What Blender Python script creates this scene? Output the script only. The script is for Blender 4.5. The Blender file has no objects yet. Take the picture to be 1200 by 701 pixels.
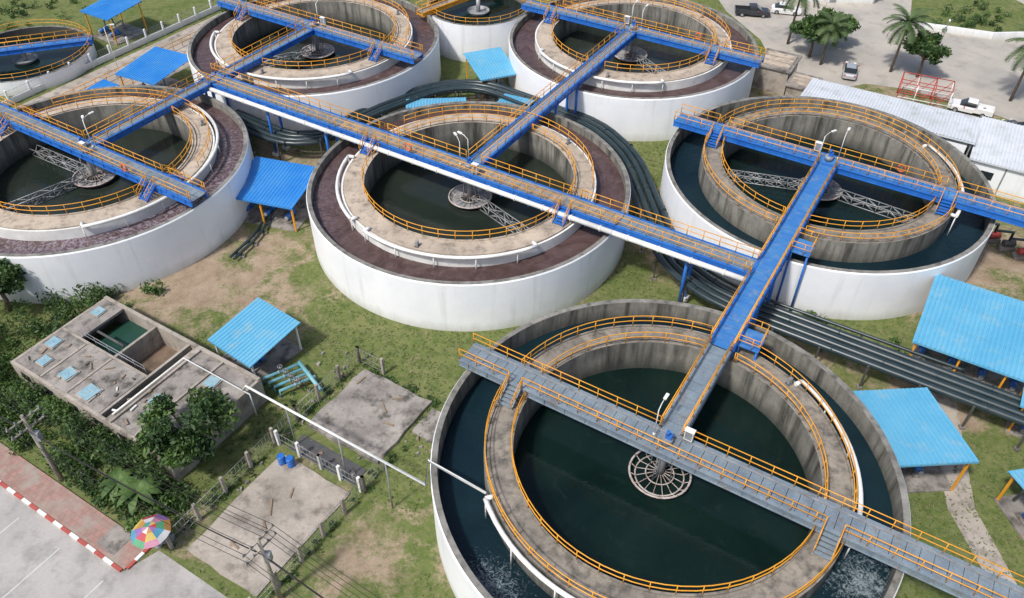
import bpy, math, random
import numpy as np
from mathutils import Vector, Matrix
random.seed(7); rng=np.random.default_rng(7)
sc=bpy.context.scene
W=5.52
ANG=math.radians(-31.2); ca,sa=math.cos(ANG),math.sin(ANG)
R_=math.radians; PI=math.pi
def G(a,b): return (a*ca-b*sa, a*sa+b*ca)
def GZ(a,b,z): x,y=G(a,b); return (x,y,z)
# ------------------------------------------------------------------ materials
MATS={}
def nt(name):
    m=bpy.data.materials.new(name); m.use_nodes=True
    t=m.node_tree; t.nodes.clear()
    o=t.nodes.new('ShaderNodeOutputMaterial'); p=t.nodes.new('ShaderNodeBsdfPrincipled')
    t.links.new(p.outputs[0],o.inputs[0]); return m,t,p,o
def N(t,k,**kw):
    n=t.nodes.new(k)
    for a,v in kw.items(): setattr(n,a,v)
    return n
def pos(t,scale=(1,1,1)):
    g=N(t,'ShaderNodeNewGeometry'); m=N(t,'ShaderNodeVectorMath',operation='MULTIPLY')
    t.links.new(g.outputs['Position'],m.inputs[0]); m.inputs[1].default_value=scale
    return m.outputs[0]
def noise(t,scale=1,detail=6,rough=.6,dist=0,st=(1,1,1)):
    n=N(t,'ShaderNodeTexNoise'); n.inputs['Scale'].default_value=scale; n.inputs['Detail'].default_value=detail
    n.inputs['Roughness'].default_value=rough; n.inputs['Distortion'].default_value=dist
    t.links.new(pos(t,st),n.inputs['Vector']); return n.outputs['Fac']
def ramp(t,x,lo,hi,a=0.0,b=1.0):
    n=N(t,'ShaderNodeMapRange'); n.clamp=True
    t.links.new(x,n.inputs[0]); n.inputs[1].default_value=lo;n.inputs[2].default_value=hi;n.inputs[3].default_value=a;n.inputs[4].default_value=b
    return n.outputs[0]
def mixc(t,f,a,b,mode='MIX'):
    n=N(t,'ShaderNodeMix',data_type='RGBA',blend_type=mode)
    if isinstance(f,(int,float)): n.inputs[0].default_value=f
    else: t.links.new(f,n.inputs[0])
    for i,c in ((6,a),(7,b)):
        if isinstance(c,tuple): n.inputs[i].default_value=(*c,1)
        else: t.links.new(c,n.inputs[i])
    return n.outputs[2]
def mth(t,op,a,b=None):
    n=N(t,'ShaderNodeMath',operation=op)
    for i,c in enumerate((a,b)):
        if c is None: continue
        if isinstance(c,(int,float)): n.inputs[i].default_value=c
        else: t.links.new(c,n.inputs[i])
    return n.outputs[0]
def bump(t,p,h,strength=.3,dist=.05):
    b=N(t,'ShaderNodeBump'); b.inputs['Strength'].default_value=strength;b.inputs['Distance'].default_value=dist
    t.links.new(h,b.inputs['Height']); t.links.new(b.outputs[0],p.inputs['Normal'])
def zof(t):
    g=N(t,'ShaderNodeNewGeometry'); s=N(t,'ShaderNodeSeparateXYZ'); t.links.new(g.outputs['Position'],s.inputs[0]); return s.outputs
def stuff(name,c1,c2,scale=.6,lo=.35,hi=.65,rough=.8,fine=8,fa=.82,fb=1.12,stain=None,slo=.55,shi=.7,sscale=.5,sst=(1,1,1),bmp=.2,metal=0,zgrad=None):
    m,t,p,o=nt(name)
    c=mixc(t,ramp(t,noise(t,scale),lo,hi),c1,c2)
    if stain: c=mixc(t,ramp(t,noise(t,sscale,8,.65,st=sst),slo,shi),c,stain)
    if zgrad:
        z0,z1,zc,amt=zgrad
        f=ramp(t,mth(t,'ADD',zof(t)[2],mth(t,'MULTIPLY',mth(t,'SUBTRACT',noise(t,1.2,6,.7,st=(1,1,.2)),.5),1.8)),z0,z1,amt,0)
        c=mixc(t,f,c,zc)
    fn=noise(t,fine,5,.7)
    v=ramp(t,fn,.25,.75,fa,fb)
    mm=N(t,'ShaderNodeVectorMath',operation='SCALE'); t.links.new(c,mm.inputs[0]); t.links.new(v,mm.inputs['Scale'])
    t.links.new(mm.outputs[0],p.inputs['Base Color'])
    p.inputs['Roughness'].default_value=rough; p.inputs['Metallic'].default_value=metal
    if bmp: bump(t,p,fn,bmp,.04)
    MATS[name]=m; return m
wall_white=stuff('wall_white_paint',(.84,.85,.87),(.76,.78,.81),.3,stain=(.56,.57,.56),slo=.56,shi=.85,sscale=.9,sst=(1,1,.07),rough=.55,fa=.95,fb=1.02,bmp=.06,zgrad=(-.2,1.1,(.40,.40,.31),.6))
white=stuff('white_pipe_paint',(.82,.82,.80),(.66,.66,.62),.8,rough=.45,fa=.9,fb=1.02,bmp=.05)
conc_ring=stuff('ring_concrete_beige',(.50,.42,.33),(.36,.30,.24),.35,stain=(.16,.135,.11),slo=.48,shi=.73,sscale=1.1,fine=6)
conc_grey=stuff('ring_concrete_grey',(.29,.255,.21),(.19,.17,.145),.35,stain=(.08,.075,.065),slo=.45,shi=.68,sscale=1.3,fine=6)
conc_rim=stuff('rim_concrete',(.27,.26,.235),(.16,.155,.14),.5,stain=(.08,.075,.065),slo=.47,shi=.68,sscale=1.5,fine=6)
conc_in=stuff('inner_wall_concrete',(.28,.27,.235),(.18,.175,.155),.5,stain=(.045,.045,.038),slo=.45,shi=.66,sscale=1.1,sst=(1,1,.10),fine=5,zgrad=(3.0,4.7,(.040,.045,.038),.95))
conc_yard=stuff('yard_concrete',(.42,.37,.32),(.28,.25,.21),.25,stain=(.13,.115,.095),slo=.50,shi=.70,sscale=.7,fine=5)
conc_old=stuff('weathered_concrete',(.34,.31,.28),(.19,.17,.155),.4,stain=(.07,.065,.055),slo=.47,shi=.66,sscale=.9,fine=5)
road_m=stuff('road_concrete',(.44,.40,.35),(.33,.31,.28),.15,stain=(.20,.19,.17),slo=.52,shi=.8,sscale=.35,fine=4,fa=.9,fb=1.06)
lotm=stuff('parking_concrete',(.40,.38,.36),(.31,.295,.28),.2,stain=(.19,.18,.17),slo=.50,shi=.75,sscale=.4,fine=4,fa=.88,fb=1.08)
orange=stuff('orange_rail_paint',(.80,.37,.03),(.68,.29,.02),.6,rough=.45,fa=.8,fb=1.03,bmp=0)
blue=stuff('blue_steel_paint',(.014,.11,.44),(.025,.155,.49),.5,stain=(.09,.20,.38),slo=.6,shi=.8,sscale=2,rough=.42,fa=.85,fb=1.1,bmp=0)
bluedeck=stuff('blue_deck_paint',(.025,.15,.45),(.055,.20,.46),.5,stain=(.17,.25,.36),slo=.52,shi=.74,sscale=1.4,rough=.6,fa=.82,fb=1.12,bmp=.1)
greydeck=stuff('galvanised_grating',(.25,.31,.36),(.17,.22,.27),.8,stain=(.20,.15,.11),slo=.54,shi=.78,sscale=1.2,rough=.55,fa=.72,fb=1.15,metal=.2)
pbluedeck=stuff('faded_blue_deck',(.17,.26,.38),(.12,.20,.33),.8,stain=(.25,.24,.22),slo=.5,shi=.75,sscale=1.2,rough=.6,fa=.8,fb=1.15)
conc_deck=stuff('walkway_deck_concrete',(.33,.29,.25),(.22,.20,.18),.7,stain=(.11,.10,.09),slo=.48,shi=.72,sscale=1.2,fine=7)
steel=stuff('grey_steel',(.38,.39,.40),(.22,.23,.24),1,rough=.5,metal=.3,bmp=0)
darksteel=stuff('dark_steel',(.06,.065,.07),(.10,.09,.08),1,rough=.6,bmp=0)
basket_m=stuff('skimmer_paint',(.50,.45,.43),(.36,.30,.27),1.5,stain=(.15,.09,.06),slo=.5,shi=.7,sscale=2.5,rough=.6,bmp=0)
pipe_dark=stuff('dark_pipe_coating',(.014,.030,.036),(.03,.045,.052),.6,stain=(.09,.095,.09),slo=.6,shi=.8,sscale=1.5,rough=.33,bmp=0)
roof_lb=stuff('light_blue_roof_sheet',(.09,.34,.53),(.13,.39,.57),.25,stain=(.26,.40,.46),slo=.53,shi=.8,sscale=.8,rough=.42,fa=.90,fb=1.05,bmp=0)
roof_b=stuff('blue_roof_sheet',(.02,.19,.55),(.045,.24,.58),.3,stain=(.10,.28,.52),slo=.55,shi=.8,rough=.4,fa=.93,fb=1.05,bmp=0)
roof_w=stuff('white_roof_sheet',(.60,.63,.67),(.52,.55,.58),.2,stain=(.34,.34,.31),slo=.52,shi=.8,sscale=.5,rough=.5,fa=.93,fb=1.04,bmp=0)
teal=stuff('teal_pipe_paint',(.14,.38,.44),(.22,.44,.47),.8,rough=.45,bmp=0)
redp=stuff('red_paint',(.50,.05,.04),(.4,.06,.05),.8,rough=.5,bmp=0)
barkm=stuff('bark',(.18,.14,.10),(.09,.07,.05),3,rough=.9,bmp=.4)
glass=stuff('car_glass',(.02,.025,.03),(.02,.025,.03),1,rough=.08,bmp=0)
rubber=stuff('tyre_rubber',(.02,.02,.02),(.03,.03,.03),1,rough=.9,bmp=0)
carsil=stuff('silver_car_paint',(.55,.56,.58),(.5,.51,.53),1,rough=.25,metal=.5,bmp=0,fa=.97,fb=1.02)
cardk=stuff('dark_car_paint',(.03,.033,.04),(.04,.04,.05),1,rough=.25,bmp=0,fa=.97,fb=1.02)
carwh=stuff('white_car_paint',(.7,.7,.7),(.66,.66,.66),1,rough=.3,bmp=0,fa=.97,fb=1.02)
brownpit=stuff('pit_mud',(.19,.13,.09),(.10,.075,.05),.8,rough=.8)
timber=stuff('old_timber',(.30,.22,.15),(.20,.15,.11),2,rough=.85,bmp=0)
hatchm=stuff('faded_blue_hatch',(.16,.33,.42),(.28,.42,.47),1.5,stain=(.35,.38,.38),slo=.5,shi=.7,sscale=2,rough=.6,bmp=0)
def water(name,col,col2,rough=.05,bs=.10,sc_=1.5,foam=None,speck=None):
    m,t,p,o=nt(name)
    c=mixc(t,ramp(t,noise(t,.12,4,.5,1.0),.35,.65),col,col2)
    if speck: c=mixc(t,ramp(t,noise(t,.45,9,.72,2.5),.56,.80,0,.55),c,speck)
    if foam:
        for (fx,fy,fr) in foam:
            g=N(t,'ShaderNodeNewGeometry'); d=N(t,'ShaderNodeVectorMath',operation='DISTANCE')
            t.links.new(g.outputs['Position'],d.inputs[0]); d.inputs[1].default_value=(fx,fy,3.8)
            k=ramp(t,d.outputs['Value'],0,fr,.38,0)
            f=ramp(t,mth(t,'ADD',noise(t,3,8,.75,1.5),k),.76,1.0,0,.7)
            c=mixc(t,f,c,(.42,.50,.54))
    t.links.new(c,p.inputs['Base Color']); p.inputs['Roughness'].default_value=rough; p.inputs['IOR'].default_value=1.33
    b=mth(t,'ADD',noise(t,sc_,4,.6,.6),mth(t,'MULTIPLY',noise(t,sc_*5,2,.5),.25))
    bump(t,p,b,bs,.12)
    MATS[name]=m; return m
w_in=water('settled_water',(.003,.010,.009),(.006,.017,.014),speck=(.022,.034,.026))
w_in2=water('settled_water_sky_tint',(.014,.021,.017),(.024,.030,.023),speck=(.050,.052,.038))  # base colour lightened to imitate sky reflection, plus floating scum specks
w_ch=water('channel_water',(.004,.014,.021),(.008,.023,.031),.07,.45,2.2,foam=[(-1.5,24.5,5.5),(22,25,6)])
w_green=water('green_tank_water',(.02,.06,.045),(.015,.05,.035))
def scum():
    m,t,p,o=nt('brown_scum_water')
    n1=noise(t,.35,5,.55,2.5)
    c=mixc(t,ramp(t,n1,.35,.65),(.060,.036,.034),(.100,.066,.064))
    v=ramp(t,noise(t,.8,7,.62,2.5),.54,.72)
    fo=mth(t,'MULTIPLY',v,ramp(t,noise(t,.07,2,.5),.45,.62,.04,.5))
    c=mixc(t,fo,c,(.26,.21,.22))
    g=N(t,'ShaderNodeNewGeometry'); d=N(t,'ShaderNodeVectorMath',operation='DISTANCE')
    t.links.new(g.outputs['Position'],d.inputs[0]); d.inputs[1].default_value=(-36,62,4.5)
    f2=mth(t,'MULTIPLY',ramp(t,noise(t,.8,9,.72,4.0),.46,.66),ramp(t,d.outputs['Value'],7,22,.85,0))
    c=mixc(t,f2,c,(.38,.34,.42))
    t.links.new(c,p.inputs['Base Color']); p.inputs['Roughness'].default_value=.18
    p.inputs['IOR'].default_value=1.33
    bump(t,p,noise(t,2.5,5,.6,1),.2,.06); MATS['scum']=m; return m
w_scum=scum()
def ground_mat():
    m,t,p,o=nt('grass_and_soil')
    at=N(t,'ShaderNodeAttribute',attribute_name='dirt').outputs['Fac']
    g1=mixc(t,ramp(t,noise(t,.22,5,.6),.35,.65),(.100,.142,.036),(.165,.182,.068))
    g1=mixc(t,ramp(t,noise(t,1.0,8,.75),.45,.66),g1,(.060,.098,.024))
    g1=mixc(t,ramp(t,noise(t,2.4,7,.75),.48,.70,0,.8),g1,(.22,.19,.11))
    d=mixc(t,ramp(t,noise(t,.5,6,.65),.35,.65),(.37,.29,.21),(.24,.175,.12))
    d=mixc(t,ramp(t,noise(t,5,6,.75),.5,.8,0,.6),d,(.42,.37,.30))
    k=mth(t,'ADD',at,mth(t,'MULTIPLY',mth(t,'SUBTRACT',noise(t,.35,9,.72,.4),.5),3.0))
    k=mth(t,'ADD',k,mth(t,'MULTIPLY',mth(t,'SUBTRACT',noise(t,3.0,6,.75),.5),1.6))
    c=mixc(t,ramp(t,k,.36,.85),g1,d)
    t.links.new(c,p.inputs['Base Color']); p.inputs['Roughness'].default_value=.95
    p.inputs['Specular IOR Level'].default_value=.15
    bump(t,p,noise(t,5,7,.75),.7,.12); return m
gm=ground_mat()
def leafm(name,c1,c2,c3):
    m,t,p,o=nt(name)
    g=N(t,'ShaderNodeNewGeometry')
    c=mixc(t,g.outputs['Random Per Island'],c1,c2)
    c=mixc(t,ramp(t,noise(t,.9,3,.5),.45,.7),c,c3)
    t.links.new(c,p.inputs['Base Color']); p.inputs['Roughness'].default_value=.6
    tr=N(t,'ShaderNodeBsdfTranslucent'); t.links.new(c,tr.inputs[0])
    mx=N(t,'ShaderNodeMixShader'); mx.inputs[0].default_value=.3
    t.links.new(p.outputs[0],mx.inputs[1]); t.links.new(tr.outputs[0],mx.inputs[2]); t.links.new(mx.outputs[0],o.inputs[0])
    return m
leaf_d=leafm('leaf_dark',(.035,.080,.020),(.06,.12,.03),(.03,.06,.02))
leaf_l=leafm('leaf_light',(.07,.14,.03),(.12,.20,.05),(.05,.10,.025))
leaf_p=leafm('palm_leaf',(.07,.13,.04),(.13,.18,.07),(.05,.09,.03))
grassm=leafm('grass_blade',(.11,.165,.04),(.21,.22,.10),(.08,.13,.03))
def paver():
    m,t,p,o=nt('red_pavers')
    b=N(t,'ShaderNodeTexBrick'); b.inputs['Scale'].default_value=1
    b.inputs['Color1'].default_value=(.36,.20,.17,1);b.inputs['Color2'].default_value=(.27,.16,.13,1);b.inputs['Mortar'].default_value=(.20,.16,.14,1)
    b.inputs['Brick Width'].default_value=.4;b.inputs['Row Height'].default_value=.4;b.inputs['Mortar Size'].default_value=.02
    mp=N(t,'ShaderNodeMapping'); mp.inputs['Rotation'].default_value=(0,0,-ANG)
    t.links.new(pos(t),mp.inputs[0]); t.links.new(mp.outputs[0],b.inputs['Vector'])
    c=mixc(t,ramp(t,noise(t,.6,6,.7),.45,.65),b.outputs['Color'],(.30,.26,.22))
    t.links.new(c,p.inputs['Base Color']); p.inputs['Roughness'].default_value=.85; return m
paverm=paver()
def plain(name,c,r=.6):
    return stuff(name,c,tuple(x*.8 for x in c),1.2,rough=r,fa=.85,fb=1.08,bmp=0)
# ------------------------------------------------------------------ mesh builder
class MB:
    def __init__(s): s.v=[];s.f=[];s.m=[];s.s=[];s.n=0
    def add(s,vs,fs,m=0,sm=False):
        s.v.extend(vs)
        for f in fs: s.f.append(tuple(i+s.n for i in f)); s.m.append(m); s.s.append(sm)
        s.n+=len(vs)
    def box(s,c,d,rot=0,m=0,top=1.0):
        x,y,z=d[0]/2,d[1]/2,d[2]/2; cr,sr=math.cos(rot),math.sin(rot); vs=[]
        for k in (-1,1):
            q=top if k>0 else 1
            for i,j in ((-1,-1),(1,-1),(1,1),(-1,1)):
                X,Y=i*x*q,j*y*q; vs.append((c[0]+X*cr-Y*sr,c[1]+X*sr+Y*cr,c[2]+k*z))
        s.add(vs,[(3,2,1,0),(4,5,6,7),(0,1,5,4),(1,2,6,5),(2,3,7,6),(3,0,4,7)],m)
    def beam(s,p,q,w,h,m=0):
        p=Vector(p);q=Vector(q);d=(q-p).normalized(); up=Vector((0,0,1))
        if abs(d.z)>.99: up=Vector((1,0,0))
        n=d.cross(up).normalized(); u=n.cross(d).normalized(); vs=[]
        for e in (p,q):
            for i,j in ((-1,-1),(1,-1),(1,1),(-1,1)): vs.append(tuple(e+n*(i*w/2)+u*(j*h/2)))
        s.add(vs,[(0,1,2,3),(7,6,5,4),(0,4,5,1),(1,5,6,2),(2,6,7,3),(3,7,4,0)],m)
    def tube(s,pts,r,n=6,m=0,closed=False,r2=None):
        P=[Vector(p) for p in pts]; L=len(P); vs=[]
        for i,p in enumerate(P):
            a=P[i-1] if (i>0 or closed) else P[i]; b=P[(i+1)%L] if (i<L-1 or closed) else P[i]
            d=(b-a).normalized(); up=Vector((0,0,1)) if abs(d.z)<.95 else Vector((1,0,0))
            x=d.cross(up).normalized(); y=x.cross(d).normalized()
            rr=r if r2 is None else r+(r2-r)*i/(L-1)
            for k in range(n):
                a_=2*math.pi*k/n; vs.append(tuple(p+x*(rr*math.cos(a_))+y*(rr*math.sin(a_))))
        fs=[]
        for i in range(L if closed else L-1):
            j=(i+1)%L
            for k in range(n): k2=(k+1)%n; fs.append((i*n+k,i*n+k2,j*n+k2,j*n+k))
        s.add(vs,fs,m,True)
        if not closed:
            s.f.append(tuple(s.n-len(vs)+k for k in range(n))[::-1]);s.m.append(m);s.s.append(False); s.f.append(tuple(s.n-n+k for k in range(n)));s.m.append(m);s.s.append(False)
    def lathe(s,c,prof,mats,seg=128,a0=0,a1=2*math.pi):
        full=abs(a1-a0-2*math.pi)<1e-6; K=seg if full else seg+1
        for i in range(len(prof)-1):
            vs=[];(r0,z0),(r1,z1)=prof[i],prof[i+1]
            for k in range(K):
                a=a0+(a1-a0)*k/seg; cc,ss=math.cos(a),math.sin(a)
                vs.append((c[0]+r0*cc,c[1]+r0*ss,z0)); vs.append((c[0]+r1*cc,c[1]+r1*ss,z1))
            fs=[]
            for k in range(seg):
                k2=(k+1)%K; fs.append((2*k,2*k2,2*k2+1,2*k+1))
            s.add(vs,fs,mats[i] if i<len(mats) else mats[-1],True)
    def disc(s,c,z,r,m=0,seg=96):
        s.add([(c[0]+r*math.cos(2*math.pi*k/seg),c[1]+r*math.sin(2*math.pi*k/seg),z) for k in range(seg)],[tuple(range(seg))],m)
    def rail(s,pts,h=1.1,sp=1.6,r=.036,m=0,closed=False):
        P=[Vector(p) for p in pts]
        for hh in (h,h*.52): s.tube([p+Vector((0,0,hh)) for p in P],r,5,m,closed)
        Q=P+[P[0]] if closed else P; acc=0;nxt=0
        for i in range(len(Q)-1):
            l=(Q[i+1]-Q[i]).length
            if l<1e-6: continue
            while nxt<=acc+l+1e-6:
                p=Q[i].lerp(Q[i+1],max(0,min(1,(nxt-acc)/l)))
                s.tube([p,p+Vector((0,0,h))],r,4,m); nxt+=sp
            acc+=l
        if not closed: s.tube([P[-1],P[-1]+Vector((0,0,h))],r,4,m)
    def obj(s,name,mats,parent=None,origin=(0,0,0)):
        me=bpy.data.meshes.new(name); o_=Vector(origin)
        v=np.array(s.v,dtype=float)-np.array(origin,dtype=float)
        me.from_pydata(v.tolist(),[],s.f)
        for m in mats: me.materials.append(m)
        me.polygons.foreach_set('material_index',s.m); me.polygons.foreach_set('use_smooth',s.s)
        me.update(); ob=bpy.data.objects.new(name,me); sc.collection.objects.link(ob)
        if parent: ob.parent=parent
        else: ob.location=o_
        return ob
def empty(name,loc):
    e=bpy.data.objects.new(name,None); e.location=loc; e.empty_display_size=1; sc.collection.objects.link(e); return e
def arc(c,r,z,a0,a1,n=None):
    n=n or max(4,int(abs(a1-a0)*r/0.9)); return [(c[0]+r*math.cos(a0+(a1-a0)*k/n),c[1]+r*math.sin(a0+(a1-a0)*k/n),z) for k in range(n+1)]
def truss(mb,p,q,w,h,m,r=.05,bay=1.1):
    p=Vector(p);q=Vector(q);d=(q-p);L=d.length;d/=L;n=d.cross(Vector((0,0,1))).normalized();k=max(2,int(L/bay))
    def C(t,i,j): return p+d*(L*t)+n*(w/2*i)+Vector((0,0,h*j))
    for i in (-1,1):
        for j in (0,1): mb.tube([C(0,i,j),C(1,i,j)],r,4,m)
    for t in range(k):
        a,b=t/k,(t+1)/k
        for i in (-1,1): mb.tube([C(a,i,t%2),C(b,i,(t+1)%2)],r*.8,4,m); mb.tube([C(a,i,0),C(a,i,1)],r*.8,4,m)
        for j in (0,1): mb.tube([C(a,-1 if t%2 else 1,j),C(b,1 if t%2 else -1,j)],r*.8,4,m)
def stair(mb,top,d,dz,w,m,mr):
    n=max(3,int(dz/.2)); run=.26; d=Vector((d[0],d[1],0)).normalized(); t=Vector(top); nn=Vector((-d.y,d.x,0)); rot=math.atan2(d.y,d.x)
    for i in range(n):
        c=t+d*(run*(i+.5))-Vector((0,0,dz*(i+1)/(n+1)))
        mb.box(c,(run+.02,w,.05),rot,m)
    e=t+d*(run*n)-Vector((0,0,dz))
    for k in (-1,1):
        mb.beam(t+nn*(k*w/2),e+nn*(k*w/2),.07,.22,m)
        mb.rail([t+nn*(k*w/2),e+nn*(k*w/2)],1.0,.9,.034,mr)
# ------------------------------------------------------------------ tanks
RD=W+.35      # ring deck level
BD=W+1.35     # bridge deck level
def tank(c,kind,arcs=(),trusses=(),gaps=(),solid=True):
    E=empty('clarifier_tank',(c[0],c[1],0)); O=(c[0],c[1],0)
    ch=W-.85 if kind=='b' else W-1.75
    iw=W-2.45
    mb=MB()
    mb.lathe(c,[(16,-.2),(16,W-.12),(15.96,W-.06),(15.92,W),(15.52,W),(15.5,W-.04),(15.5,ch-.6)],[0,0,0,1,1,2])
    mb.obj('outer_wall',[wall_white,conc_rim,conc_in],E,O)
    ro,ri=(12.35,10.35)
    mb=MB(); z0=ch-.6
    if kind=='b':
        mb.lathe(c,[(12.6,z0),(12.6,RD-.10),(12.42,RD-.10),(12.42,RD-.22),(ro,RD-.22),(ro,RD),(ri+.14,RD),(ri+.14,RD+.12),(ri,RD+.12),(ri,iw-.5)],[1,1,1,1,0,0,0,0,2])
        mb.obj('walkway_ring',[conc_ring,white,conc_in],E,O)
    else:
        mb.lathe(c,[(ro,z0),(ro,RD+.14),(ro-.14,RD+.14),(ro-.14,RD),(ri+.16,RD),(ri+.16,RD+.14),(ri,RD+.14),(ri,iw-.5)],[2,0,0,0,0,0,2])
        mb.obj('walkway_ring',[conc_grey,white,conc_in],E,O)
    mb=MB(); mb.lathe(c,[(15.52,ch),(ro,ch)],[0]); mb.obj('channel_water',[w_scum if kind=='b' else w_ch],E,O)
    mb=MB(); mb.disc(c,iw,ri+.02); mb.obj('settled_water',[w_in2 if kind=='b' else w_in],E,O)
    mb=MB(); g=.11
    angs=sorted([(ANG+x)%(2*math.pi) for x in [0,math.pi]+list(gaps)])
    for rr in (ri+.1,ro-.1):
        if kind=='b' and rr>11:
            sel=[(ANG+math.pi*.12,ANG+math.pi*.88)]
        else:
            sel=[(angs[i]+g,(angs[(i+1)%len(angs)]+(2*math.pi if i==len(angs)-1 else 0))-g) for i in range(len(angs))]
        for a0,a1 in sel: mb.rail(arc(c,rr,RD+.1,a0,a1),1.05,1.55,.040,0)
    mb.obj('handrail',[orange],E,O)
    if arcs:
        mb=MB()
        for a0,a1 in arcs:
            a0,a1=math.radians(a0),math.radians(a1); P=arc(c,12.95 if kind=='b' else 12.75,RD+.15,a0,a1); mb.tube(P,.17,8,0)
            for p in P[::4]:
                mb.tube([p,(p[0],p[1],ch-.2)],.06,5,0)
            for p in (P[0],P[-1]): mb.tube([p,(c[0]+(p[0]-c[0])*.95,c[1]+(p[1]-c[1])*.95,p[2])],.17,8,0)
        mb.obj('effluent_pipe',[white],E,O)
    mb=MB(); z=iw
    mb.tube([(c[0],c[1],z-.3),(c[0],c[1],BD)],.28,12,1)
    R0=2.15
    mb.tube(arc(c,R0,z+.45,0,2*math.pi,32)[:-1],.085,6,0,True)
    mb.tube(arc(c,R0*.8,z+.08,0,2*math.pi,32)[:-1],.06,6,0,True)
    for k in range(16):
        a=2*math.pi*k/16; d=(math.cos(a),math.sin(a))
        mb.tube([(c[0]+d[0]*R0,c[1]+d[1]*R0,z+.45),(c[0]+d[0]*R0*.8,c[1]+d[1]*R0*.8,z+.08),(c[0]+d[0]*.3,c[1]+d[1]*.3,z+.5)],.04,4,0)
    mb.tube(arc(c,1.0,z+.35,0,2*math.pi,20)[:-1],.05,5,0,True)
    if solid:
        mb.lathe(c,[(R0,z+.45),(R0*.82,z+.06)],[1],32); mb.lathe(c,[(R0*.8,z+.1),(.9,z+.14)],[1],32)
    for k in range(4):
        a=PI/4+k*PI/2; mb.tube([(c[0]+math.cos(a)*.9,c[1]+math.sin(a)*.9,z+.35),(c[0]+math.cos(a)*.7,c[1]+math.sin(a)*.7,BD-.4)],.045,5,1)
    mb.tube([(c[0],c[1],BD+.05),(c[0],c[1],BD+.5)],.40,14,1); mb.box((c[0]+.1,c[1],BD+.68),(.45,.36,.36),ANG,2)
    mb.tube([(c[0],c[1],BD+.85),(c[0],c[1],BD+1.2)],.13,10,2)
    mb.obj('centre_drive',[basket_m,steel,blue],E,O)
    if trusses:
        mb=MB()
        for ang,L in trusses:
            a=math.radians(ang); truss(mb,(c[0]+math.cos(a)*1.0,c[1]+math.sin(a)*1.0,z+.1),(c[0]+math.cos(a)*L,c[1]+math.sin(a)*L,z+.05),.9,.75,0,.055)
        mb.obj('scraper_arm',[steel],E,O)
    mb=MB()
    P=arc(c,ri+.45,RD+.05,ANG+.2,ANG+PI-.2); mb.tube(P,.03,4,0)
    for k in range(3):
        a=ANG+1.1+k*1.9; x,y=c[0]+11.9*math.cos(a),c[1]+11.9*math.sin(a); mb.box((x,y,RD+.3),(.3,.22,.6),a,1); mb.box((x,y,RD+.02),(.5,.4,.04),a,0)
    mb.obj('conduit_and_boxes',[darksteel,steel],E,O)
    return E
def bridge(name,pa,pb,w=1.8,mats=None,z=BD,rails=(1,1),gh=.5,cols=(),pipe=0,stairs=(),skip=()):
    A=Vector((*pa,0));B=Vector((*pb,0));d=(B-A);L=d.length;d/=L;n=Vector((-d.y,d.x,0));rot=math.atan2(d.y,d.x)
    mb=MB(); k=int(L/.8); st=L/k
    for i in range(k):
        c=A+d*(st*(i+.5)); mb.box((c.x,c.y,z-.03+random.uniform(-.006,.006)),(st-.035,w-.1,.05),rot,0)
    for s in (-1,1):
        o=n*(s*w/2)
        mb.beam(A+o+Vector((0,0,z-gh/2+.03)),B+o+Vector((0,0,z-gh/2+.03)),.12,gh,1)
        mb.beam(A+o+Vector((0,0,z+.05)),B+o+Vector((0,0,z+.05)),.30,.05,1)
        mb.beam(A+o+Vector((0,0,z-gh+.0)),B+o+Vector((0,0,z-gh+.0)),.30,.05,1)
        kk=int(L/1.6)
        for i in range(kk):
            c=A+d*(L*(i+.5)/kk)+n*(s*(w/2+.08)); mb.box((c.x,c.y,z-gh/2+.03),(.04,.1,gh-.08),rot,1)
    for i in range(int(L/2)+1):
        c=A+d*min(L,2*i+.02); mb.beam(c+n*(-w/2)+Vector((0,0,z-.3)),c+n*(w/2)+Vector((0,0,z-.3)),.1,.2,1)
    for s,r in zip((-1,1),rails):
        if not r: continue
        segs=[(0,L)]
        for (sd,t0,t1) in skip:
            if sd==s:
                ns=[]
                for a,b in segs:
                    if t0>a and t1<b: ns+= [(a,t0),(t1,b)]
                    else: ns.append((a,b))
                segs=ns
        for a,b in segs:
            o=n*(s*(w/2+.0))+Vector((0,0,z+.06)); mb.rail([A+d*a+o,A+d*b+o],1.1,1.5,.040,2)
    for t in cols:
        for s in (-1,1):
            c=A+d*t+n*(s*w*.4); mb.tube([(c.x,c.y,0),(c.x,c.y,z-gh)],.16,8,1); mb.box((c.x,c.y,.15),(.7,.7,.35),rot,3)
        mb.beam(A+d*t-n*(w*.6)+Vector((0,0,z-gh-.1)),A+d*t+n*(w*.6)+Vector((0,0,z-gh-.1)),.2,.2,1)
    if pipe:
        o=n*(pipe*(w/2+.48))+Vector((0,0,z-.42)); mb.tube([A+o,B+o],.25,10,3)
        for i in range(int(L/3)+1):
            c=A+d*(3*i)+n*(pipe*(w/2+.2))+Vector((0,0,z-.68)); mb.beam(c-n*.3,c+n*(.5*pipe),.08,.06,1)
            f=A+d*(3*i+1.5)+o if 3*i+1.6<L else None
            if f is not None: mb.tube([f-d*.05,f+d*.05],.32,10,3)
    o=n*(w/2-.2)+Vector((0,0,z+.06)); mb.beam(A+o,B+o,.12,.07,4)
    for (t,s) in stairs:
        p=A+d*t+n*(s*(w/2+.15)); stair(mb,(p.x,p.y,z),n*s,z-RD,1.1,5,2)
    mats=mats or [bluedeck,blue]
    O=((A.x+B.x)/2,(A.y+B.y)/2,0)
    return mb.obj(name,[mats[0],mats[1],orange,white,steel,mats[2] if len(mats)>2 else blue],None,O)
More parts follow.
